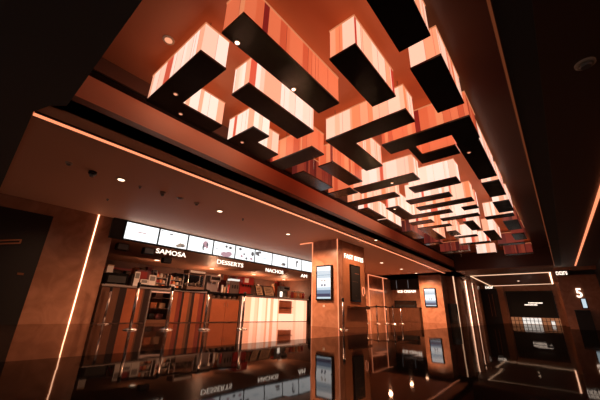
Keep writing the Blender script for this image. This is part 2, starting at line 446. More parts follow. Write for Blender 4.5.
BX = [
 (Lshape(-1.443, -0.943, 0.434, 0.558, -1.443, -1.320, 0.812), 'cream', 'nearest L-shaped cream box, by the left fascia', ((-1.27, 0.50, 0), (-1.40, 0.6, 0))),
 (rect(-0.798, -0.672, 0.438, 1.063), 'coral', 'long coral-red box in the foreground with two tiny lit spots below', ((-0.785, 0.50, 1), (-0.783, 0.84, 1))),
 (rect(-1.055, -0.930, 0.684, 1.185), 'cream', 'long cream box right beside the long coral one, L-shaped neighbour on its left', ()),
 (Lshape(-1.432, -1.183, 0.936, 1.062, -1.432, -1.297, 1.26), 'cream', 'small L-shaped cream box with a bronze lamp under it', ((-1.36, 1.0, 0),)),
 (rect(-1.430, -1.045, 1.320, 1.450), 'coral', 'coral box running crosswise behind the small L-shaped cream one', ()),
 (rect(-1.180, -1.055, 1.575, 2.000), 'coral', 'coral box end-on behind the crosswise coral box, near the left fascia', ()),
 (rect(-1.440, -1.320, 1.570, 1.960), 'dusk', 'dim maroon box tucked against the left fascia', ()),
 (rect(-1.430, -1.205, 2.060, 2.190), 'coral', 'short coral box behind the dim maroon one', ()),
 (rect(-0.546, -0.425, 0.805, 1.190), 'peach', 'thick peach box with black underside, right of the long coral one', ()),
 (rect(-0.300, -0.182, 0.560, 0.944), 'peach', 'topmost box cut by the upper edge of the picture', ()),
 (rect(-0.300, -0.178, 1.067, 1.447), 'peach', 'peach box at right, just below the one cut by the top edge', ()),
 (Lshape(-0.930, -0.425, 1.318, 1.450, -0.930, -0.802, 1.840), 'peach', 'large L-shaped peach box in mid recess', ()),
 (Lshape(-0.677, -0.182, 1.578, 1.710, -0.300, -0.182, 1.840), 'coral', 'wide coral bar box with a black underside and a hooked right end', ()),
 (Lrev(-0.560, -0.318, 1.850, 1.972, -0.560, -0.520, 1.716), 'coral', 'shorter hooked coral bar box behind the wide coral one', ()),
 (rect(-0.306, -0.190, 1.850, 2.500), 'cream', 'long black-bottomed box at the right side, end-on', ((-0.27, 1.99, 0),)),
 (rect(-0.306, -0.190, 2.600, 2.975), 'cream', 'cream box right behind the long end-on box at the right side', ()),
 (rect(-0.804, -0.436, 2.352, 2.490), 'cream', 'cream crosswise box left of the end-on box on the right side', ()),
 (rect(-1.187, -0.671, 2.092, 2.228), 'cream', 'wide cream crosswise box with one bright spot under its middle', ((-0.87, 2.16, 1),)),
 (rect(-1.418, -0.942, 2.372, 2.490), 'peach', 'wide peach crosswise box just behind the wide cream one', ()),
 (rect(-1.440, -1.330, 2.617, 3.040), 'cream', 'slim cream box along the left fascia, nearer of two', ()),
 (rect(-1.457, -1.342, 3.093, 3.510), 'cream', 'slim cream box along the left fascia, farther of two', ()),
 (Lrev(-1.187, -0.685, 3.120, 3.240, -1.187, -1.061, 2.740), 'cream', 'L-shaped box whose arm points toward the lobby, in the middle distance', ((-1.12, 2.79, 1),)),
 (rect(-0.943, -0.565, 2.643, 2.762), 'cream', 'cream bar box in the middle distance, left of the stacked peach bars', ()),
 (rect(-0.934, -0.440, 2.885, 2.998), 'peach', 'long peach bar box in the middle distance', ()),
 (rect(-0.576, -0.448, 3.131, 3.238), 'cream', 'tiny square cream box behind the long peach bar', ()),
 (rect(-0.857, -0.488, 3.409, 3.518), 'cream', 'cream bar box behind the tiny square one', ()),
 (rect(-1.196, -0.950, 3.380, 3.508), 'peach', 'short peach bar box behind the forward-pointing L', ()),
 (Lshape(-1.197, -0.828, 3.670, 3.765, -1.197, -1.075, 4.40), 'peach', 'L-shaped peach box in the far left of the recess', ()),
 (rect(-0.685, -0.588, 3.680, 4.125), 'cream', 'end-on cream box in the far middle with black underside', ()),
 (rect(-0.590, -0.470, 4.260, 4.860), 'cream', 'end-on cream box farther right than the far middle one', ()),
 (rect(-0.458, -0.208, 3.610, 3.720), 'cream', 'thin cream bar box at the far right of the recess', ()),
 (rect(-0.314, -0.190, 3.150, 3.515), 'cream', 'third end-on box along the right side', ()),
 (rect(-0.960, -0.850, 4.030, 4.280), 'peach', 'small peach box in the far centre', ()),
 (rect(-0.955, -0.690, 4.380, 4.480), 'cream', 'cream bar box in the far centre behind the small peach one', ()),
 (rect(-1.010, -0.620, 4.880, 4.980), 'cream', 'cream bar box nearly at the far end, centre', ()),
 (rect(-0.330, -0.200, 3.900, 4.350), 'dusk', 'unlit dark box at the far right near the thin cream bar', ()),
 (rect(-0.330, -0.200, 4.600, 5.000), 'dusk', 'second unlit dark box at the far right', ()),
 (rect(-0.560, -0.250, 5.200, 5.320), 'dusk', 'dim maroon bar box at the far right end of the recess', ()),
 (rect(-0.960, -0.690, 5.850, 5.960), 'cream', 'last cream bar box at the end of the recess', ()),
 (rect(-0.600, -0.210, 6.150, 6.260), 'dusk', 'last maroon bar box at the end of the recess', ()),
 (rect(-1.430, -1.300, 3.750, 4.200), 'dusk', 'dim maroon box in the far left corner of the recess', ()),
 (rect(-1.430, -1.200, 4.600, 4.720), 'dusk', 'dim bar box behind the far left maroon one', ()),
 (rect(-1.430, -1.000, 5.400, 5.520), 'dusk', 'dim maroon bar box at the far left end of the recess', ()),
]
for poly, pal, label, lamps in BX:
    light_box(poly, pal, label, lamps=lamps)

# ------------------------------------------------------------------ hanging bead strings
def bead_string(x, y, z0, z1, label):
    t = thing('hanging_bead_string', (x, y, z0), label, 'bead string', 'bead strings under the light boxes')
    bm = bmesh.new(); add_lathe(bm, [(0.004, 0), (0.004, z1 - z0)], 6); link('cord', bm, M['chrome'], t)
    n = max(3, int((z1 - z0) / 0.11))
    for k in range(n):
        z = (k + 0.3) * (z1 - z0) / n; bm = bmesh.new()
        add_lathe(bm, [(0.003, z - 0.014), (0.012, z), (0.003, z + 0.014)], 8)
        link('bead', bm, M['chrome'], t, smooth=True)
for x, y, z0, z1, lb in (
    (-1.09, 1.40, 3.02, ZB, 'bead string under the crosswise coral box at left'),
    (-0.915, 1.36, 2.95, ZB, 'bead string under the corner of the large L-shaped peach box'),
    (-1.35, 2.43, 3.05, ZB, 'bead string under the wide peach crosswise box'),
    (-0.94, 4.06, 2.55, ZB, 'bead string under the small far centre box'),
    (-0.92, 4.43, 2.6, ZB, 'bead string under the far centre cream bar'),
    (-0.72, 4.42, 2.9, ZB, 'bead string at the right end of the far centre bar'),
    (-0.75, 3.46, 3.1, ZB, 'bead string under the cream bar behind the tiny square box')):
    bead_string(x * K, y * K, z0, z1, lb)

# ------------------------------------------------------------------ ceiling fittings
def downlight(x, y, z, label, r=0.075, m='lamp', group='ceiling downlights'):
    t = thing('ceiling_downlight', (x, y, z), label, 'downlight', group)
    bm = bmesh.new(); add_lathe(bm, [(r * 1.35, 0.0), (r * 1.35, -0.008), (r, -0.012)], 20); link('trim_ring', bm, M['cream_plastic'], t)
    bm = bmesh.new(); add_lathe(bm, [(r * 0.9, -0.010), (r * 0.8, -0.016)], 20); link('lens', bm, M[m], t)
downlight(-6.65, 1.90, 3.0, 'bright downlight in the soffit nearest the left door')
downlight(-6.71, 4.45, 3.0, 'bright downlight in the soffit above the DESSERTS part of the counter')
downlight(-6.89, 7.44, 3.0, 'bright downlight in the soffit left of the screen pillar')
downlight(-6.94, 14.89, 3.0, 'first downlight in the soffit past the screen pillar', 0.09)
downlight(-7.0, 17.66, 3.0, 'middle downlight in the soffit past the screen pillar', 0.09)
downlight(-6.93, 19.87, 3.0, 'downlight in the soffit nearest the second pillar', 0.09)
downlight(-4.78, 9.9, 3.0, 'downlight in the soffit close beside FAST BITES', 0.06)
downlight(-2.2, 27.5, 3.0, 'added downlight inside the far ceiling light frame', 0.09)  # added fitting for a fill beam that brightens the far wall
downlight(-3.50, 1.13, 4.02, 'single downlight in the recess ceiling above the first L-shaped box', 0.06, 'lamp_dim')
for i, (x, y) in enumerate(((-13.48, 6.04), (-13.71, 9.07), (-13.74, 12.01), (-14.1, 15.0))):
    downlight(x, y, 2.43, ('kitchen ceiling downlight behind SAMOSA', 'kitchen ceiling downlight behind DESSERTS', 'kitchen ceiling downlight left of NACHOS', 'kitchen ceiling downlight right of NACHOS')[i], 0.12, 'lamp', 'kitchen downlights')
def detector(x, y, z, label, r=0.06, h=0.05, m='cream_plastic', nm='smoke_detector', cat='detector'):
    t = thing('ceiling_' + nm, (x, y, z), label, cat)
    bm = bmesh.new(); add_lathe(bm, [(r, 0), (r, -h * 0.4), (r * 0.8, -h * 0.6)], 18); link('base', bm, M[m], t)
    bm = bmesh.new(); add_lathe(bm, [(r * 0.6, -h * 0.6), (r * 0.5, -h)], 18); link('cap', bm, M['grey'], t)
detector(-6.63, 0.97, 3.0, 'flat round detector on the soffit, closest to the near black ceiling')
detector(-6.71, 1.39, 3.0, 'black dome camera on the soffit beside the nearest downlight', 0.075, 0.11, 'gloss_black', 'dome_camera', 'camera')
detector(-6.69, 2.31, 3.0, 'small sprinkler head just past the nearest downlight', 0.03, 0.06, 'steel', 'sprinkler', 'sprinkler')
detector(-6.62, 2.80, 3.0, 'stubby cylinder fitting third in the soffit row', 0.06, 0.10, 'steel', 'spot_fitting', 'spotlight')
detector(-6.67, 3.25, 3.0, 'dark unlit downlight ring halfway between two bright downlights', 0.08, 0.02, 'steel', 'unlit_downlight', 'downlight')
detector(-6.65, 3.70, 3.0, 'smoke detector just before the DESSERTS downlight', 0.06, 0.06)
detector(-8.26, 2.18, 3.0, 'tiny sprinkler head on the soffit near the upright light line', 0.03, 0.05, 'steel', 'sprinkler', 'sprinkler')
detector(-6.75, 5.3, 3.0, 'small sprinkler head just past the DESSERTS downlight', 0.03, 0.06, 'steel', 'sprinkler', 'sprinkler')
detector(0.68, 3.68, 2.99, 'round grey loudspeaker on the dark right ceiling', 0.085, 0.05, 'cream_plastic', 'loudspeaker', 'loudspeaker')

# ------------------------------------------------------------------ menu screens
t = thing('mounted_menu_housing', (-10.0, 2.92, 2.39), 'black housing that carries the row of menu screens', 'menu board')
box_obj('back_panel', (-0.049, 0.05, 0.0, 10.2, 0.0, 0.60), M['black'], t)
box_obj('top_rail', (0.05, 0.065, 0.0, 10.2, 0.585, 0.605), M['black'], t)
SW, SH, Y0 = 1.07, 0.563, 3.275
names = ['first menu screen at left, white with one reddish line of text', 'second menu screen, above SAMOSA, grey pastry in its corner', 'third menu screen, pink ice cream cone picture', 'fourth menu screen, above DESSERTS left half, pink heap picture',
         'fifth menu screen, several small dark food blobs', 'sixth menu screen, dark berries at its upper left', 'seventh menu screen, above NACHOS, grey plate at lower right', 'eighth menu screen, tall grey cup at right', 'ninth menu screen, half hidden by the pillar']
def blob(bm, cy, cz, ry, rz, n=16, x=0.0):
    vs = [bm.verts.new((x, cy + ry * math.cos(2 * PI * k / n) * (1 + 0.18 * math.sin(3 * k)), cz + rz * math.sin(2 * PI * k / n) * (1 + 0.15 * math.cos(2.3 * k)))) for k in range(n)]
    bm.faces.new(vs)
pics = [
 [('ink_red', [(0.52, 0.29, 0.19, 0.012)]), ('screen_tint', [(0.5, 0.42, 0.1, 0.01)])],
 [('ink_grey', [(0.12, 0.50, 0.07, 0.012), (0.42, 0.44, 0.08, 0.02)]), ('ink_tan', [(0.86, 0.13, 0.13, 0.07), (0.74, 0.09, 0.08, 0.05)]), ('ink_grey', [(0.9, 0.11, 0.05, 0.03)])],
 [('ink_pink', [(0.74, 0.30, 0.12, 0.17)]), ('ink_grey', [(0.66, 0.22, 0.04, 0.12), (0.82, 0.34, 0.04, 0.07)]), ('screen', [(0.74, 0.18, 0.06, 0.05)])],
 [('ink_pink', [(0.62, 0.10, 0.24, 0.10), (0.78, 0.16, 0.14, 0.08)]), ('ink_grey', [(0.2, 0.26, 0.12, 0.012), (0.62, 0.42, 0.06, 0.05), (0.82, 0.40, 0.07, 0.06)])],
 [('ink_grey', [(0.25, 0.44, 0.07, 0.06), (0.48, 0.26, 0.05, 0.04), (0.62, 0.10, 0.06, 0.05), (0.95, 0.34, 0.08, 0.10)]), ('ink_pink', [(0.35, 0.16, 0.06, 0.05), (0.9, 0.12, 0.07, 0.05)])],
 [('ink_grey', [(0.14, 0.40, 0.10, 0.09), (0.28, 0.47, 0.10, 0.05), (0.22, 0.34, 0.05, 0.05)]), ('screen_tint', [(0.6, 0.25, 0.18, 0.02)])],
 [('ink_grey', [(0.80, 0.15, 0.13, 0.07), (0.14, 0.46, 0.08, 0.012)]), ('ink_tan', [(0.7, 0.12, 0.07, 0.04)]), ('screen_tint', [(0.42, 0.4, 0.06, 0.02)])],
 [('ink_grey', [(0.72, 0.30, 0.10, 0.17)]), ('screen', [(0.75, 0.26, 0.05, 0.11)])],
 [('screen_tint', [(0.3, 0.3, 0.12, 0.02), (0.3, 0.22, 0.12, 0.015)])],
]
for i in range(9):
    t = thing('mounted_menu_screen', (-9.945, Y0 + i * SW, 2.405), names[i], 'menu screen', 'menu screens over the food counter')
    box_obj('bezel', (0.0, 0.03, 0.008, SW - 0.008, 0.0, SH), M['gloss_black'], t)
    dsp = box_obj('display', (0.030, 0.034, 0.028, SW - 0.028, 0.02, SH - 0.02), M['screen'], t)
    for j, (mk, bl) in enumerate(pics[i]):
        for k, (cy, cz, ry, rz) in enumerate(bl):
            bm = bmesh.new(); blob(bm, cy * SW / 1.09, cz, ry, rz, x=0.0355 + 0.001 * j + 0.0002 * k)
            link('picture', bm, M[mk], dsp)

# hanging word signs
for body, y0, w, z, s in (('SAMOSA', 4.40, 1.08, 2.16, 0.155), ('DESSERTS', 6.82, 1.30, 2.125, 0.16), ('NACHOS', 9.44, 1.16, 2.11, 0.16), ('AM', 11.92, 0.50, 2.11, 0.16)):
    o = text_mesh('hanging_letter_sign', body, s, M['letters'], (-10.02, y0, z), FACE_X, 0.010, 0.0, w)
    tag(o, {'SAMOSA': 'glowing SAMOSA lettering under the menu screens', 'DESSERTS': 'glowing DESSERTS lettering under the menu screens', 'NACHOS': 'glowing NACHOS lettering under the menu screens', 'AM': 'partly hidden glowing lettering beside the pillar'}[body], 'sign', 'word signs over the counter')
o = text_mesh('hanging_letter_sign', 'FAST BITES', 0.17, M['letters'], (-5.84, 9.42, 2.37), FACE_X, 0.010, 0.0, 1.40)
tag(o, 'glowing FAST BITES lettering on the pillar side', 'sign')
o = text_mesh('hanging_letter_sign', 'ICE CREAM', 0.17, M['letters'], (-9.54, 22.94, 1.99), FACE_NY, 0.012, 0.006, 1.36)
tag(o, 'glowing ICE CREAM lettering under the black menu board', 'sign')
# small black speakers under the kitchen ceiling
for x, y, lb in ((-10.75, 3.42, 'black box speaker hung under the first menu screen'), (-10.75, 4.27, 'black box speaker hung left of the SAMOSA sign'), (-12.35, 5.75, 'black box speaker hung deeper, below the SAMOSA sign')):
    t = thing('hanging_box_speaker', (x, y, 2.43), lb, 'speaker', 'box speakers under the kitchen ceiling')
    box_obj('cabinet', (-0.12, 0.10, 0.0, 0.36, -0.24, -0.03), M['black'], t, bevel=0.012)
    box_obj('grille', (0.10, 0.106, 0.03, 0.33, -0.22, -0.05), M['grey'], t)
    bm = bmesh.new(); add_lathe(bm, [(0.015, -0.03), (0.015, 0.0)], 8, (0, 0.18, 0)); link('bracket', bm, M['steel'], t)

# ------------------------------------------------------------------ counter units (front at x = -9.98)
XF = -9.98; XB = -10.62
def stripes(bm, y0, y1, z0, z1, cols, x=XF + 0.006):
    tot = sum(w for w, _ in cols); y = y0
    for w, mi in cols:
        e = y + (y1 - y0) * w / tot
        add_box(bm, XF, x, y, e - 0.006, z0, z1, mi); y = e
CM = [M['counter_orange'], M['counter_red'], M['counter_dark'], M['counter_brown']]
t = thing('counter_unit', (0, 0, 0), 'counter end unit nearest the marble wall, brown and orange boards', 'counter', 'food counter units')
box_obj('body', (XB, XF, 3.08, 4.44, 0.08, 1.0), M['brown'], t)
box_obj('plinth', (XB, XF - 0.03, 3.08, 4.44, 0.0, 0.035), M['worktop'], t)
bm = bmesh.new(); stripes(bm, 3.09, 4.44, 0.02, 0.99, [(0.46, 3), (0.2, 2), (0.48, 0), (0.05, 3), (0.16, 2)]); link('front_boards', bm, CM, t)
# display case
t = thing('display_case', (0, 0, 0), 'glazed display case set in the counter below SAMOSA', 'display case')
box_obj('carcass', (XB, XB + 0.05, 4.46, 5.22, 0.0, 1.0), M['counter_orange'], t)
for y in (4.46, 5.18): box_obj('side_post', (XB + 0.05, XF, y, y + 0.04, 0.0, 1.0), M['steel'], t)
box_obj('base', (XB + 0.05, XF, 4.50, 5.18, 0.0, 0.10), M['counter_brown'], t)
box_obj('top_rail', (XB + 0.05, XF, 4.50, 5.18, 0.95, 1.0), M['steel'], t)
for z in (0.42, 0.74): box_obj('shelf', (XB + 0.05, XF - 0.05, 4.50, 5.18, z, z + 0.02), M['brown'], t)
box_obj('glass_pane', (XF - 0.012, XF - 0.004, 4.50, 5.18, 0.10, 0.95), M['glass'], t)
box_obj('lamp_tube', (XF - 0.12, XF - 0.07, 4.52, 5.16, 0.92, 0.945), M['lamp_dim'], t)
for y, z, m, lb in ((4.6, 0.10, 'black', 'black box on the display case floor, left'), (4.88, 0.10, 'darkred', 'dark red box on the display case floor, right'), (4.62, 0.44, 'orange', 'orange box on the lower display shelf'), (4.9, 0.44, 'tan', 'tan box on the lower display shelf'), (4.75, 0.76, 'brown', 'brown box on the upper display shelf')):
    o = box_obj('snack_box', (XB + 0.2, XB + 0.45, y, y + 0.22, z, z + 0.17), M[m], None, bevel=0.01); tag(o, lb, 'box', 'boxes in the display case')
t = thing('counter_unit', (0, 0, 0), 'counter unit with narrow orange and dark red boards below DESSERTS', 'counter', 'food counter units')
box_obj('body', (XB, XF, 5.24, 6.72, 0.08, 1.0), M['brown'], t)
box_obj('plinth', (XB, XF - 0.03, 5.24, 6.72, 0.0, 0.035), M['worktop'], t)
bm = bmesh.new(); stripes(bm, 5.25, 6.71, 0.02, 0.99, [(0.16, 0), (0.14, 1), (0.08, 2), (0.2, 0), (0.1, 3), (0.1, 2), (0.2, 0), (0.16, 1), (0.07, 2), (0.14, 0), (0.1, 3)]); link('front_boards', bm, CM, t)
t = thing('counter_unit', (0, 0, 0), 'plain orange cupboard unit with an open tray bay on top', 'counter', 'food counter units')
box_obj('body', (XB, XF, 6.74, 8.06, 0.08, 0.84), M['brown'], t)
box_obj('plinth', (XB, XF - 0.03, 6.74, 8.06, 0.0, 0.035), M['worktop'], t)
for y0, y1 in ((6.76, 7.40), (7.41, 8.04)):
    dd = box_obj('door', (XF, XF + 0.018, y0, y1, 0.03, 0.80), M['counter_orange'], t)
    bm = bmesh.new(); add_bar(bm, (XF + 0.035, y1 - 0.07 if y0 < 7 else y0 + 0.07, 0.55), (XF + 0.035, y1 - 0.07 if y0 < 7 else y0 + 0.07, 0.7), 0.012, 0.012); link('pull', bm, M['steel'], dd)
box_obj('back_panel', (XB, XB + 0.03, 6.74, 8.06, 0.84, 1.0), M['counter_dark'], t)
for y in (6.74, 8.02): box_obj('side_panel', (XB + 0.03, XF, y, y + 0.04, 0.84, 1.0), M['counter_brown'], t)
for i in range(5):
    o = thing('serving_bowl', (XF - 0.16, 6.9 + i * 0.25, 0.84), 'steel bowl in the tray bay, %s' % ('leftmost', 'second from left', 'middle', 'second from right', 'rightmost')[i], 'bowl', 'bowls in the tray bay')
    bm = bmesh.new(); add_lathe(bm, [(0.05, 0), (0.09, 0.05), (0.10, 0.11), (0.09, 0.11), (0.075, 0.05)], 16); link('bowl', bm, M['steel'], o, smooth=True)
    bm = bmesh.new(); add_lathe(bm, [(0.072, 0.08), (0.05, 0.12), (0.01, 0.135)], 12); link('food_heap', bm, M[('tan', 'white', 'orange', 'tan', 'cream_plastic')[i]], o, smooth=True)
# lit unit
t = thing('counter_unit', (0, 0, 0), 'backlit cream panelled counter unit with a small niche', 'counter', 'food counter units')
box_obj('body', (XB, XF - 0.13, 8.14, 12.42, 0.0, 1.0), M['brown'], t)
bm = bmesh.new(); rng = random.Random(3); y = 8.20
edges = [8.20, 8.40, 8.62, 8.70, 8.90, 9.08, 9.14, 9.34, 9.56, 9.66, 9.84, 10.02, 10.10, 10.30]
def pane(y0, y1, z0, z1, mi): add_box(bm, XF - 0.13, XF, y0, y1 - 0.008, z0, z1, mi)
for a, b in zip(edges, edges[1:]): pane(a, b, 0.02, 0.97, rng.choice((0, 1, 2, 0, 3, 1)))
pane(10.30, 10.38, 0.02, 0.97, 3); pane(10.38, 11.40, 0.02, 0.34, 1); pane(10.38, 11.40, 0.92, 0.97, 1); pane(11.40, 11.56, 0.02, 0.97, 2)
for a, b in zip((11.56, 11.8, 12.0, 12.18), (11.8, 12.0, 12.18, 12.40)): pane(a, b, 0.02, 0.97, rng.choice((0, 1, 1, 2)))
link('lit_panel', bm, PAL['counter'], t)
bm = bmesh.new(); add_box(bm, XF - 0.128, XF - 0.12, 10.385, 11.39, 0.345, 0.915); add_box(bm, XF - 0.12, XF - 0.02, 10.385, 11.39, 0.62, 0.64); link('niche', bm, M['counter_orange'], t)
bm = bmesh.new(); add_box(bm, XF - 0.10, XF + 0.02, 8.08, 8.19, 0.0, 1.0); link('end_post', bm, M['steel'], t)
o = thing('worktop', (0, 0, 0), 'long stone worktop along the food counter', 'worktop')
bm = bmesh.new(); add_box(bm, XB - 0.1, XF + 0.05, 3.05, 12.5, 1.0, 1.055, bevel=0.008); link('slab', bm, M['worktop'], o)
box_obj('front_edge', (XF + 0.05, XF + 0.058, 3.05, 12.5, 1.005, 1.05), M['steel'], o)

# ------------------------------------------------------------------ things on the counter
ZT = 1.056
def on(name, x, y, label, cat, group=None, z=ZT): return thing(name, (x, y, z), label, cat, group)
t = on('food_warmer', -10.4, 3.2, 'black food warmer at the left end of the worktop', 'food warmer')
box_obj('body', (-0.2, 0.14, 0, 0.62, 0, 0.36), M['gloss_black'], t, bevel=0.015)
box_obj('front_window', (0.14, 0.15, 0.06, 0.56, 0.08, 0.28), M['black'], t)
box_obj('trim', (0.14, 0.148, 0.02, 0.6, 0.0, 0.03), M['steel'], t)
o = on('paper_box', -10.42, 3.2, 'small pale box on top of the black food warmer', 'box', z=ZT + 0.361); 
box_obj('carton', (-0.08, 0.08, 0, 0.17, 0, 0.2), M['white'], o); box_obj('lid', (-0.085, 0.085, -0.005, 0.175, 0.2, 0.23), M['tan'], o)
def card_stand(y, w, h, m, label, x=-10.15, face='white'):
    t = on('card_stand', x, y, label, 'card stand', 'card stands on the counter')
    box_obj('foot', (-0.06, 0.06, 0, w, 0, 0.02), M['black'], t)
    box_obj('card', (-0.012, 0.012, 0, w, 0.02, h), M[m], t)
    box_obj('print', (0.012, 0.014, w * 0.12, w * 0.88, h * 0.55, h * 0.9), M[face], t)
card_stand(3.97, 0.16, 0.46, 'white', 'tall white card stand right of the food warmer', -10.2, 'grey')
card_stand(4.16, 0.24, 0.24, 'white', 'low white card stand beside the tall white one', -10.16, 'grey')
card_stand(4.42, 0.22, 0.40, 'white', 'white card stand with grey print above the display case', -10.18, 'grey')
t = on('poster_box', -10.5, 4.1, 'dark red poster box behind the white card stands', 'box')
box_obj('carton', (-0.08, 0.08, 0, 0.42, 0, 0.55), M['darkred'], t, bevel=0.01); box_obj('print', (0.08, 0.084, 0.08, 0.34, 0.25, 0.5), M['red'], t)
# tent card
t = on('tent_card', -10.08, 5.1, 'small white tent card on the worktop edge', 'card')
bm = bmesh.new()
a = [bm.verts.new(p) for p in ((-0.07, 0, 0), (0.07, 0, 0), (0, 0.05, 0.15), (-0.07, 0.24, 0), (0.07, 0.24, 0), (0, 0.19, 0.15))]
for q in ((0, 1, 2), (3, 5, 4), (0, 2, 5, 3), (1, 4, 5, 2), (0, 3, 4, 1)): bm.faces.new([a[i] for i in q])
link('card', bm, M['white'], t)
# snack rack
def snack_rack(y, w, h, label, x=-10.42, n=3, seed=1):
    t = on('snack_rack', x, y, label, 'snack rack', 'snack racks on the counter')
    rng = random.Random(seed)
    for yy in (0, w - 0.02): box_obj('side_post', (-0.12, 0.12, yy, yy + 0.02, 0, h), M['steel'], t)
    for k in range(n): 
        z = k * h / n
        sh = box_obj('shelf', (-0.12, 0.12, 0.02, w - 0.02, z, z + 0.015), M['steel'], t)
    for k in range(n):
        z = k * h / n + 0.016; yy = 0.03; j = 0
        while yy < w - 0.12:
            ww = rng.uniform(0.07, 0.11); hh = rng.uniform(0.5, 0.8) * h / n
            o = thing('snack_packet', (x, y + yy, ZT + z), '%s packet, %s, %s shelf, %s' % (('tan', 'red', 'orange', 'cream', 'brown')[(j + k) % 5], ('first', 'second', 'third', 'fourth', 'fifth', 'sixth', 'seventh')[j], ('bottom', 'middle', 'top')[k], label), 'packet', 'snack packets')
            bm = bmesh.new(); add_box(bm, -0.06, 0.08, 0, ww, 0, hh, bevel=0.012); link('bag', bm, M[('tan', 'red', 'orange', 'cream_plastic', 'brown')[(j + k) % 5]], o)
            yy += ww + 0.02; j += 1
snack_rack(4.72, 0.40, 0.52, 'left steel snack rack above the display case', -10.45, 3, 2)
snack_rack(5.22, 0.50, 0.48, 'right steel snack rack beside the popcorn cabinet', -10.45, 3, 5)
# popcorn cabinet
def cabinet(y, w, h, label, body, glass=True, x=-10.4):
    t = on('popcorn_cabinet', x, y, label, 'popcorn cabinet', 'food cabinets on the counter')
    box_obj('base', (-0.22, 0.18, 0, w, 0, h * 0.22), M[body], t, bevel=0.01)
    box_obj('roof', (-0.22, 0.18, 0, w, h * 0.84, h), M[body], t, bevel=0.01)
    for xx in (-0.2, 0.15):
        for yy in (0.01, w - 0.03): box_obj('corner_post', (xx, xx + 0.02, yy, yy + 0.02, h * 0.22, h * 0.84), M['steel'], t)
    box_obj('glass_pane', (0.171, 0.177, 0.03, w - 0.03, h * 0.22, h * 0.84), M['glass'], t)
    bm = bmesh.new(); rng = random.Random(4)
    for k in range(26):
        r = rng.uniform(0.025, 0.05); add_lathe(bm, [(r * 0.3, -r), (r, 0), (r * 0.3, r)], 7, (rng.uniform(-0.14, 0.1), rng.uniform(0.06, w - 0.08), h * 0.22 + r + rng.random() * h * 0.15))
    f = link('popcorn', bm, M['cream_plastic'], t); f['kind'] = 'stuff'
    box_obj('name_board', (0.18, 0.186, 0.05, w - 0.05, h * 0.87, h * 0.97), M['white'], t)
cabinet(5.82, 0.72, 0.74, 'brown popcorn cabinet left of the coffee machine', 'brown')
# coffee machine
def coffee_machine(y, w, h, label, body, x=-10.4):
    t = on('coffee_machine', x, y, label, 'coffee machine', 'machines on the counter')
    box_obj('body', (-0.22, 0.02, 0, w, 0, h), M[body], t, bevel=0.015)
    box_obj('head', (0.02, 0.2, 0.02, w - 0.02, h * 0.6, h * 0.95), M[body], t, bevel=0.015)
    box_obj('drip_tray', (0.02, 0.2, 0.03, w - 0.03, 0, 0.05), M['steel'], t)
    for k in (0.3, 0.7):
        bm = bmesh.new(); add_lathe(bm, [(0.03, h * 0.5), (0.03, h * 0.6)], 12, (0.11, w * k, 0)); link('spout', bm, M['steel'], t)
    box_obj('control_panel', (0.2, 0.206, 0.06, w - 0.06, h * 0.7, h * 0.88), M['gloss_black'], t)
coffee_machine(6.72, 0.52, 0.66, 'steel coffee machine with black panel above the tray bay', 'steel')
coffee_machine(10.85, 0.5, 0.55, 'dark coffee machine near the right end of the worktop', 'grey')
def cup_stack(y, x, label, n=6, m='white', z=ZT):
    t = on('cup_stack', x, y, label, 'cups', 'cup stacks on the counter', z)
    for k in range(n):
        bm = bmesh.new(); add_lathe(bm, [(0.03, k * 0.035), (0.042, k * 0.035 + 0.1), (0.038, k * 0.035 + 0.1)], 14); link('cup', bm, M[m], t, smooth=True)
cup_stack(7.36, -10.25, 'white cup stack right of the steel coffee machine', 7)
cup_stack(7.5, -10.28, 'tan cup stack right of the white one', 5, 'tan')
cup_stack(7.66, -10.25, 'red cup stack left of the white-topped dispenser', 8, 'red')
t = on('soft_serve_machine', -10.42, 7.78, 'tall steel machine with a white lit top board', 'dispenser')
box_obj('body', (-0.2, 0.12, 0, 0.46, 0, 0.52), M['steel'], t, bevel=0.01)
box_obj('top_board', (-0.1, 0.13, 0.0, 0.46, 0.53, 0.60), M['strip_white'], t)
for k in range(3):
    bm = bmesh.new(); add_bar(bm, (0.15, 0.1 + k * 0.13, 0.22), (0.15, 0.1 + k * 0.13, 0.36), 0.025, 0.03); link('lever', bm, M['black'], t)
box_obj('drip_tray', (0.12, 0.24, 0.04, 0.42, 0.0, 0.03), M['steel'], t)
t = on('drink_dispenser', -10.4, 8.36, 'red drink dispenser left of the slanted menu frames', 'dispenser')
box_obj('body', (-0.22, 0.02, 0, 0.62, 0, 0.74), M['red'], t, bevel=0.015)
box_obj('head', (0.02, 0.18, 0.0, 0.62, 0.42, 0.74), M['red'], t, bevel=0.015)
box_obj('price_panel', (0.18, 0.186, 0.08, 0.30, 0.5, 0.68), M['white'], t)
box_obj('drip_tray', (0.02, 0.2, 0.03, 0.59, 0.0, 0.05), M['black'], t)
for k in range(4):
    bm = bmesh.new(); add_lathe(bm, [(0.018, 0.34), (0.022, 0.42)], 10, (0.1, 0.1 + k * 0.14, 0)); link('nozzle', bm, M['black'], t)
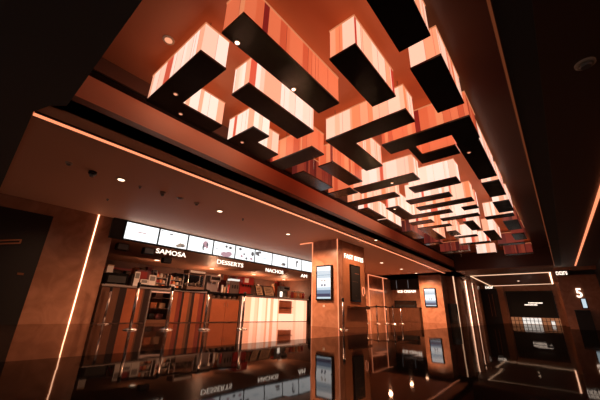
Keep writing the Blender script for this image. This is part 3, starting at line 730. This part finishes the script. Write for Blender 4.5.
for y, w, lb in ((9.1, 0.40, 'left slanted black-framed menu on the lit counter'), (9.58, 0.62, 'right slanted black-framed menu on the lit counter')):
    t = on('slanted_menu_frame', -10.12, y, lb, 'menu frame', 'slanted menu frames', ZT + 0.016)
    bm = bmesh.new()
    for (p, q) in (((0, 0, 0.01), (0, w, 0.01)), ((-0.18, 0, 0.42), (-0.18, w, 0.42)), ((0, 0, 0.0), (-0.18, 0, 0.43)), ((0, w, 0.0), (-0.18, w, 0.43))): add_bar(bm, p, q, 0.035, 0.03)
    link('frame', bm, M['black'], t)
    bm = bmesh.new(); vs = [bm.verts.new(p) for p in ((0.0, 0.0, 0.01), (0.0, w, 0.01), (-0.18, w, 0.43), (-0.18, 0.0, 0.43))]
    f = bm.faces.new(vs); r = bmesh.ops.extrude_face_region(bm, geom=[f]); bmesh.ops.translate(bm, verts=[v for v in r['geom'] if isinstance(v, bmesh.types.BMVert)], vec=(-0.015, 0, -0.005))
    sh = link('menu_sheet', bm, M['tan'], t)
    bm = bmesh.new()
    for k in range(4): 
        s = 0.18 + 0.17 * k; add_bar(bm, (-0.18 * s + 0.008, w * 0.15, 0.01 + 0.42 * s), (-0.18 * s + 0.008, w * (0.8 - 0.1 * (k % 2)), 0.01 + 0.42 * s), 0.006, 0.03)
    link('print', bm, M['brown'], sh)
    box_obj('prop', (-0.2, -0.17, w / 2 - 0.02, w / 2 + 0.02, 0, 0.40), M['black'], t)
t = on('counter_lamp', -10.15, 10.66, 'small glowing white cylinder lamp right of the slanted menus', 'lamp')
bm = bmesh.new(); add_lathe(bm, [(0.07, 0), (0.07, 0.025)], 16); link('base', bm, M['black'], t)
bm = bmesh.new(); add_lathe(bm, [(0.055, 0.025), (0.06, 0.25), (0.05, 0.26)], 16); link('lamp_shade', bm, M['letters'], t, smooth=True)
def bucket(y, x, label, m, h=0.2, r=0.08):
    t = on('popcorn_bucket', x, y, label, 'bucket', 'popcorn buckets on the counter')
    bm = bmesh.new(); add_lathe(bm, [(r * 0.72, 0), (r, h), (r * 0.95, h)], 16); link('tub', bm, M[m], t, smooth=True)
    bm = bmesh.new(); add_lathe(bm, [(r * 1.02, h - 0.012), (r * 1.04, h), (r * 1.0, h + 0.006)], 16); link('rim', bm, M['white'], t, smooth=True)
    bm = bmesh.new(); rng = random.Random(label)
    for k in range(9):
        q = 0.03; add_lathe(bm, [(q * .3, -q), (q, 0), (q * .3, q)], 7, (rng.uniform(-.05, .05), rng.uniform(-.05, .05), h + 0.02))
    f = link('popcorn', bm, M['cream_plastic'], t); f['kind'] = 'stuff'
for i, (y, m) in enumerate(((11.5, 'red'), (11.72, 'orange'), (11.94, 'tan'), (12.15, 'orange'), (12.34, 'red'))):
    bucket(y, -10.2, ('red popcorn bucket left of four others', 'orange popcorn bucket second of five', 'tan popcorn bucket in the middle of five', 'orange popcorn bucket fourth of five', 'red popcorn bucket at the worktop end')[i], m, 0.3, 0.085)
# kitchen back: shelf units, fridge, menu posters
t = thing('wall_shelf', (-15.5, 3.9, 2.0), 'red lit shelf high on the kitchen back wall', 'shelf')
box_obj('board', (0.0, 0.35, 0, 3.2, 0, 0.09), M['red'], t)
for yy in (0.3, 1.6, 2.9): box_obj('bracket', (0.0, 0.3, yy, yy + 0.04, -0.15, 0.0), M['black'], t)
t = thing('tall_fridge', (-13.6, 6.9, 0), 'tall dark fridge behind the DESSERTS counter', 'fridge')
box_obj('body', (-0.4, 0.3, 0, 1.5, 0.05, 1.95), M['gloss_black'], t, bevel=0.02)
for k in (0, 1):
    dd = box_obj('door', (0.3, 0.34, 0.03 + 0.73 * k, 0.73 + 0.73 * k, 0.1, 1.9), M['counter_dark'], t)
    bm = bmesh.new(); add_bar(bm, (0.37, 0.66 if k == 0 else 0.82, 0.8), (0.37, 0.66 if k == 0 else 0.82, 1.4), 0.02, 0.02); link('handle', bm, M['steel'], dd)
box_obj('plinth', (-0.38, 0.28, 0.02, 1.48, 0.0, 0.05), M['black'], t)
for x, y, w, z0, z1, m, lb in ((-13.4, 5.0, 1.2, 0.0, 1.7, 'brown', 'brown cabinet at the back of the kitchen, left'), (-13.4, 9.2, 1.4, 0.0, 1.85, 'darkred', 'dark red cabinet at the back of the kitchen'), (-13.4, 11.2, 1.3, 0.0, 1.6, 'steel', 'steel cabinet at the back of the kitchen, right'), (-13.4, 13.2, 1.2, 0.0, 1.8, 'orange', 'orange cabinet at the right end of the kitchen')):
    t = thing('kitchen_cabinet', (x, y, 0), lb, 'cabinet', 'kitchen cabinets')
    box_obj('body', (-0.35, 0.25, 0, w, 0, z1), M[m], t, bevel=0.01)
    for k in (0, 1):
        dd = box_obj('door', (0.25, 0.27, 0.02 + k * w / 2, w / 2 - 0.01 + k * w / 2, 0.1, z1 - 0.05), M[m], t)
        bm = bmesh.new(); yy = w / 2 - 0.06 if k == 0 else w / 2 + 0.06; add_bar(bm, (0.285, yy, 1.0), (0.285, yy, 1.3), 0.015, 0.015); link('handle', bm, M['steel'], dd)
rng = random.Random(11)
shelf_y = [(5.1, 1.7), (9.35, 1.85), (11.3, 1.6), (13.3, 1.8)]
wq = ('far left', 'centre left', 'centre right', 'far right')
for (yy, zz), nm in zip(shelf_y, ('brown', 'dark red', 'steel', 'orange')):
    for k in range(4):
        m = ('white', 'orange', 'tan', 'red')[(k + len(nm)) % 4]; hh = rng.uniform(0.18, 0.38)
        o = thing('carton', (-13.4, yy + 0.26 * k, zz), 'carton %s on top of the %s kitchen cabinet' % (wq[k], nm), 'carton', 'cartons on the kitchen cabinets')
        box_obj('body', (-0.12, 0.12, 0, 0.2, 0, hh), M[m], o, bevel=0.006); box_obj('tape', (-0.03, 0.03, 0, 0.2, hh, hh + 0.003), M['brown'], o)
# tall dark bin at the counter's right end
t = thing('waste_bin', (-9.95, 12.75, 0), 'tall black bin at the right end of the counter', 'bin')
bm = bmesh.new(); add_lathe(bm, [(0.17, 0), (0.19, 0.9), (0.19, 1.0)], 20); link('body', bm, M['black'], t, smooth=True)
bm = bmesh.new(); add_lathe(bm, [(0.2, 1.0), (0.2, 1.05), (0.1, 1.25), (0.05, 1.3)], 20); link('lid', bm, M['gloss_black'], t)

# ------------------------------------------------------------------ pillar fittings
def info_screen(x, y, z0, w, h, label):
    t = thing('mounted_info_screen', (x, y, z0), label, 'screen', 'upright screens on the pillars')
    box_obj('casing', (0, w, -0.07, 0.0, 0, h), M['gloss_black'], t, bevel=0.006)
    b = 0.055
    dsp = box_obj('display', (b, w - b, -0.074, -0.070, b, h - b), M['screen'], t)
    def band(z0, z1, m, x0=b, x1=w - b, d=0.0755): 
        return box_obj('picture', (x0 - 0.0, x1, -d, -d + 0.001, z0, z1), M[m], dsp)
    band(b, b + 0.05 * h, 'screen_tint'); band(b + 0.05 * h, b + 0.14 * h, 'screen_navy'); band(b + 0.14 * h, b + 0.24 * h, 'screen_mid'); band(b + 0.24 * h, b + 0.32 * h, 'screen_tint')
    band(h * 0.62, h * 0.84, 'screen_tint'); band(h * 0.70, h * 0.715, 'screen_mid')
    for cx in (0.40, 0.58):
        bm = bmesh.new(); n = 12
        bm.faces.new([bm.verts.new((w * cx + 0.035 * math.cos(2 * PI * k / n), -0.0765, h * 0.42 + 0.05 * math.sin(2 * PI * k / n))) for k in range(n)])
        link('picture', bm, M['screen_navy'], dsp)
        bm = bmesh.new()
        bm.faces.new([bm.verts.new((w * cx + 0.03 * math.cos(2 * PI * k / n), -0.0765, h * 0.55 + 0.04 * math.sin(2 * PI * k / n))) for k in range(n)])
        link('picture', bm, M['ink_tan'], dsp)
info_screen(-6.78, 9.0, 0.86, 0.70, 1.22, 'bright upright screen on the pillar beside the counter')
info_screen(-7.03, 21.3, 0.97, 0.76, 1.18, 'bright upright screen on the farther pillar by ICE CREAM')
t = thing('mounted_dark_screen', (-5.86, 9.76, 0.86), 'dark upright screen under FAST BITES on the pillar side', 'screen')
box_obj('casing', (0, 0.06, 0, 0.72, 0, 1.32), M['gloss_black'], t, bevel=0.006)
dsp = box_obj('display', (0.06, 0.064, 0.05, 0.67, 0.05, 1.27), M['black'], t)
for z, y0, y1, m in ((1.0, 0.3, 0.62, 'ink_red'), (0.7, 0.1, 0.5, 'screen_navy'), (0.2, 0.3, 0.4, 'ink_tan')): box_obj('picture', (0.0645, 0.0655, y0, y1, z, z + 0.015), M['led_dim'] if m == 'ink_red' else M['counter_brown'], dsp)
t = thing('mounted_shelf_ledge', (-5.86, 9.55, 0.64), 'copper ledge across the pillar below the dark screen', 'ledge')
box_obj('board', (0, 0.16, 0, 1.4, 0, 0.05), M['wood'], t); box_obj('lip', (0.16, 0.175, 0, 1.4, -0.03, 0.05), M['bronze'], t)
t = thing('mounted_pillar_panel', (-5.86, 9.3, 0.0), 'copper wood panel on the pillar side behind the dark screen', 'panel')
box_obj('board', (0.001, 0.008, 0, 1.62, 0.0, 2.98), M['wood'], t); box_obj('edge_strip', (0.001, 0.012, 1.62, 1.64, 0, 2.98), M['bronze'], t)
# round neon
t = thing('mounted_neon_sign', (-5.84, 10.72, 1.26), 'small looped neon sign right of the dark screen', 'sign')
bm = bmesh.new(); prev = None
for k in range(17):
    a = -0.2 * PI + 1.7 * PI * k / 16; p = (0.02, 0.09 * math.cos(a), 0.16 * math.sin(a))
    if prev: add_bar(bm, prev, p, 0.025, 0.025)
    prev = p
link('tube', bm, M['led_soft'], t)
box_obj('backplate', (-0.011, 0.006, -0.06, 0.06, -0.1, 0.1), M['bronze'], t)
o = thing('wall_socket', (-6.47, 9.0, 0.64), 'small pale socket plate below the pillar screen', 'socket')
box_obj('plate', (-0.04, 0.04, -0.01, 0.0, 0, 0.07), M['white'], o); box_obj('switch', (-0.012, 0.012, -0.015, -0.01, 0.02, 0.05), M['cream_plastic'], o)

# ------------------------------------------------------------------ belt stanchions
def stanchion(x, y, label, h=0.94, belt=None, group='belt stanchions in front of the counter'):
    t = thing('belt_stanchion', (x, y, 0), label, 'stanchion', group)
    bm = bmesh.new(); add_lathe(bm, [(0.145, 0), (0.145, 0.012), (0.11, 0.026), (0.04, 0.036), (0.03, 0.05)], 28); link('base', bm, M['chrome'], t, smooth=True)
    bm = bmesh.new(); add_lathe(bm, [(0.032, 0.05), (0.032, h - 0.1)], 16); link('pole', bm, M['chrome'], t, smooth=True)
    bm = bmesh.new(); add_lathe(bm, [(0.036, h - 0.11), (0.036, h - 0.01), (0.030, h)], 16); link('belt_head', bm, M['black'], t, smooth=True)
    if belt:
        bm = bmesh.new(); dx, dy = belt[0] - x, belt[1] - y; L = math.hypot(dx, dy); n = 8; prev = None
        for k in range(n + 1):
            s = 0.036 / L + (1 - 0.072 / L) * k / n; p = (dx * s, dy * s, h - 0.055 - 0.02 * math.sin(PI * k / n))
            if prev: add_bar(bm, prev, p, 0.006, 0.05)
            prev = p
        link('belt', bm, M['belt'], t)
SP = [(-9.75, 3.25), (-7.35, 3.0), (-7.05, 3.66), (-6.75, 4.46), (-6.55, 5.46)]
stanchion(*SP[0], 'chrome stanchion against the counter end by the marble wall', 0.98)
stanchion(*SP[1], 'leftmost chrome stanchion of the belt line', 1.0, SP[2])
stanchion(*SP[2], 'second chrome stanchion of the belt line, under SAMOSA', 0.96, SP[3])
stanchion(*SP[3], 'third chrome stanchion of the belt line, under DESSERTS', 0.92, SP[4])
stanchion(*SP[4], 'chrome stanchion at the lit counter end of the belt line', 0.92)
stanchion(-5.12, 8.11, 'dark stanchion standing alone before the screen pillar', 0.9)
FP = [(-7.91, 14.78), (-7.15, 14.4), (-6.88, 14.89), (-6.45, 14.73), (-6.59, 16.04)]
FG = 'belt stanchions past the screen pillar'
stanchion(*FP[0], 'far stanchion nearest the screen pillar', 0.85, FP[1], FG)
stanchion(*FP[1], 'second far stanchion right of the screen pillar', 0.86, FP[2], FG)
stanchion(*FP[2], 'third far stanchion right of the screen pillar', 0.85, FP[3], FG)
stanchion(*FP[3], 'fourth far stanchion right of the screen pillar', 0.85, FP[4], FG)
stanchion(*FP[4], 'farthest stanchion, near the ICE CREAM counter', 0.87, None, FG)

# ------------------------------------------------------------------ ice cream stand
t = thing('mounted_menu_board', (-10.04, 22.98, 2.2), 'black menu board above ICE CREAM', 'menu board')
box_obj('panel', (0.0, 2.3, -0.08, 0.015, 0, 0.78), M['black'], t)
for xx in (0.45, 1.35): box_obj('divider', (xx, xx + 0.03, -0.09, -0.08, 0.1, 0.7), M['ink_grey'], t)
t = thing('counter_unit', (-10.0, 22.2, 0), 'brown counter of the ICE CREAM stand', 'counter')
box_obj('body', (0, 2.2, 0.02, 0.6, 0, 0.9), M['counter_brown'], t); box_obj('top', (-0.0, 2.25, 0, 0.6, 0.9, 0.95), M['counter_dark'], t)
bm = bmesh.new()
for k in range(9): add_box(bm, 0.03 + k * 0.24, 0.25 + k * 0.24, 0.0, 0.02, 0.05, 0.88)
link('front_boards', bm, M['counter_brown'], t)
t = thing('ice_cream_case', (-9.6, 22.3, 0.951), 'dark ice cream display case on the ICE CREAM counter', 'display case')
box_obj('tub_base', (0, 1.5, 0, 0.35, 0, 0.16), M['black'], t)
box_obj('glass_hood', (0, 1.5, 0.0, 0.02, 0.16, 0.42), M['gloss_black'], t); box_obj('roof', (0, 1.5, 0.0, 0.35, 0.42, 0.45), M['black'], t); box_obj('back', (0, 1.5, 0.33, 0.35, 0.16, 0.42), M['black'], t)
t = thing('hanging_wall_panel', (-5.86, 22.0, 0.0), 'black glossy cabinet beside the second pillar', 'cabinet')
box_obj('body', (0.02, 0.5, 0, 0.4, 0.0, 1.18), M['gloss_black'], t); box_obj('top', (0.01, 0.51, -0.01, 0.41, 1.18, 1.2), M['black'], t)

# ------------------------------------------------------------------ far wall
t = thing('mounted_notice_screen', (-3.6, 31.5, 0.52), 'large black screen on the far wall with two short white text lines', 'screen')
box_obj('casing', (0, 3.12, -0.08, 0.0, 0, 2.02), M['gloss_black'], t)
dsp = box_obj('display', (0.05, 3.07, -0.084, -0.08, 0.05, 1.97), M['black'], t)
for z, x0, x1, n in ((1.05, 1.42, 2.35, 11), (0.90, 1.15, 2.0, 10)):
    bm = bmesh.new(); w = (x1 - x0) / n
    for k in range(n): add_box(bm, x0 + k * w, x0 + k * w + w * 0.72, -0.087, -0.0845, z, z + 0.075)
    link('text_line', bm, M['letters'], dsp)
t = thing('backlit_glass_cabinet', (-3.6, 31.49, 0.0), 'low backlit cabinet with upright bars below the black far screen', 'cabinet')
bm = bmesh.new(); add_box(bm, 0, 3.16, -0.04, 0.0, 0.0, 0.50, 0); link('backing', bm, M['strip_amber'], t)
bm = bmesh.new(); add_box(bm, 0.8, 2.0, -0.05, -0.042, 0.02, 0.48); add_box(bm, 2.55, 2.8, -0.05, -0.042, 0.02, 0.3); link('bright_pane', bm, M['strip_white'], t)
bm = bmesh.new()
for k in range(13): add_box(bm, k * 0.255, k * 0.255 + 0.04, -0.09, -0.051, 0.0, 0.50)
add_box(bm, 0, 3.16, -0.095, -0.06, 0.24, 0.27)
link('bars', bm, M['counter_dark'], t)
def glyphs(name, loc, n, w, h, label, m='letters', depth=0.02):
    t = thing(name, loc, label, 'sign')
    rng = random.Random(label); bm = bmesh.new()
    for k in range(n):
        x = k * w / n; ww = w / n * 0.74
        add_box(bm, x, x + ww * 0.32, -depth, 0, 0, h)
        if k % 2 == 0: add_box(bm, x + ww * 0.32, x + ww, -depth, 0, h * 0.78, h)
        if k % 3 != 1: add_box(bm, x + ww * 0.32, x + ww, -depth, 0, 0, h * 0.22)
        if k % 2 == 1: add_box(bm, x + ww * 0.68, x + ww, -depth, 0, 0, h)
    link('letters', bm, M[m], t)
    box_obj('backplate', (-0.04, w + 0.04, 0.0, 0.02, -0.04, h + 0.04), M['black'], t)
glyphs('hanging_sign', (-5.0, 31.36, 2.78), 5, 0.62, 0.17, 'small white sign over the black far doors')
glyphs('hanging_sign', (0.02, 20.72, 2.62), 6, 0.46, 0.17, 'small white sign at the end of the right ceiling light line')
o = text_mesh('hanging_number_sign', '5', 0.46, M['letters'], (0.62, 21.97, 1.56), FACE_NY, 0.015, 0.008, 0.24)
tag(o, 'glowing white number 5 on the right stone wall', 'sign')
t = thing('mounted_info_screen', (0.72, 22.0, 1.02), 'small pale screen under the number 5', 'screen')
box_obj('casing', (0, 0.22, -0.04, 0, 0, 0.5), M['black'], t); box_obj('display', (0.03, 0.19, -0.044, -0.04, 0.03, 0.47), M['screen_tint'], t)
t = thing('dark_cabinet', (0.36, 21.6, 0), 'dark cabinet on the floor below the number 5', 'cabinet')
box_obj('body', (0, 0.6, 0, 0.38, 0, 0.9), M['door'], t); box_obj('top', (-0.01, 0.61, -0.01, 0.38, 0.9, 0.93), M['gloss_black'], t)

# ------------------------------------------------------------------ lights
def spot(x, y, z, power, size=1.9, blend=0.8, color=(1, 0.62, 0.40), r=0.08):
    l = bpy.data.lights.new('downlight_and_fill_beam', 'SPOT'); l.energy = power; l.spot_size = size; l.spot_blend = blend; l.color = color; l.shadow_soft_size = r
    o = bpy.data.objects.new('downlight_and_fill_beam', l); COL.objects.link(o); o.location = (x, y, z)
WARM = (1.0, 0.50, 0.28)
for x, y, p in ((-6.65, 1.9, 55), (-6.71, 4.45, 330), (-6.89, 7.44, 850), (-4.78, 9.9, 240), (-6.94, 14.89, 850), (-7.0, 17.66, 850), (-6.93, 19.87, 700), (-2.2, 27.5, 120), (0.9, 20.9, 90)):  # last two beams are added fill, brightening the far hall and right columns
    spot(x, y, 2.95, p, 2.85, 0.5, WARM)
for x, y in ((-13.48, 6.04), (-13.71, 9.07), (-13.74, 12.01), (-14.1, 15.0)):
    l = bpy.data.lights.new('kitchen_lamp_glow', 'POINT'); l.energy = 60; l.color = WARM; l.shadow_soft_size = 0.08
    o = bpy.data.objects.new('kitchen_lamp_glow', l); COL.objects.link(o); o.location = (x, y, 1.75)

w = bpy.data.worlds.new('world'); S.world = w; w.use_nodes = True
bg = w.node_tree.nodes['Background']; bg.inputs['Color'].default_value = (0.85, 0.72, 0.64, 1); bg.inputs['Strength'].default_value = 0.27

S.view_settings.view_transform = 'Standard'; S.view_settings.look = 'None'
S.view_settings.exposure = 0.0; S.view_settings.gamma = 1.0
S.view_settings.use_curve_mapping = False
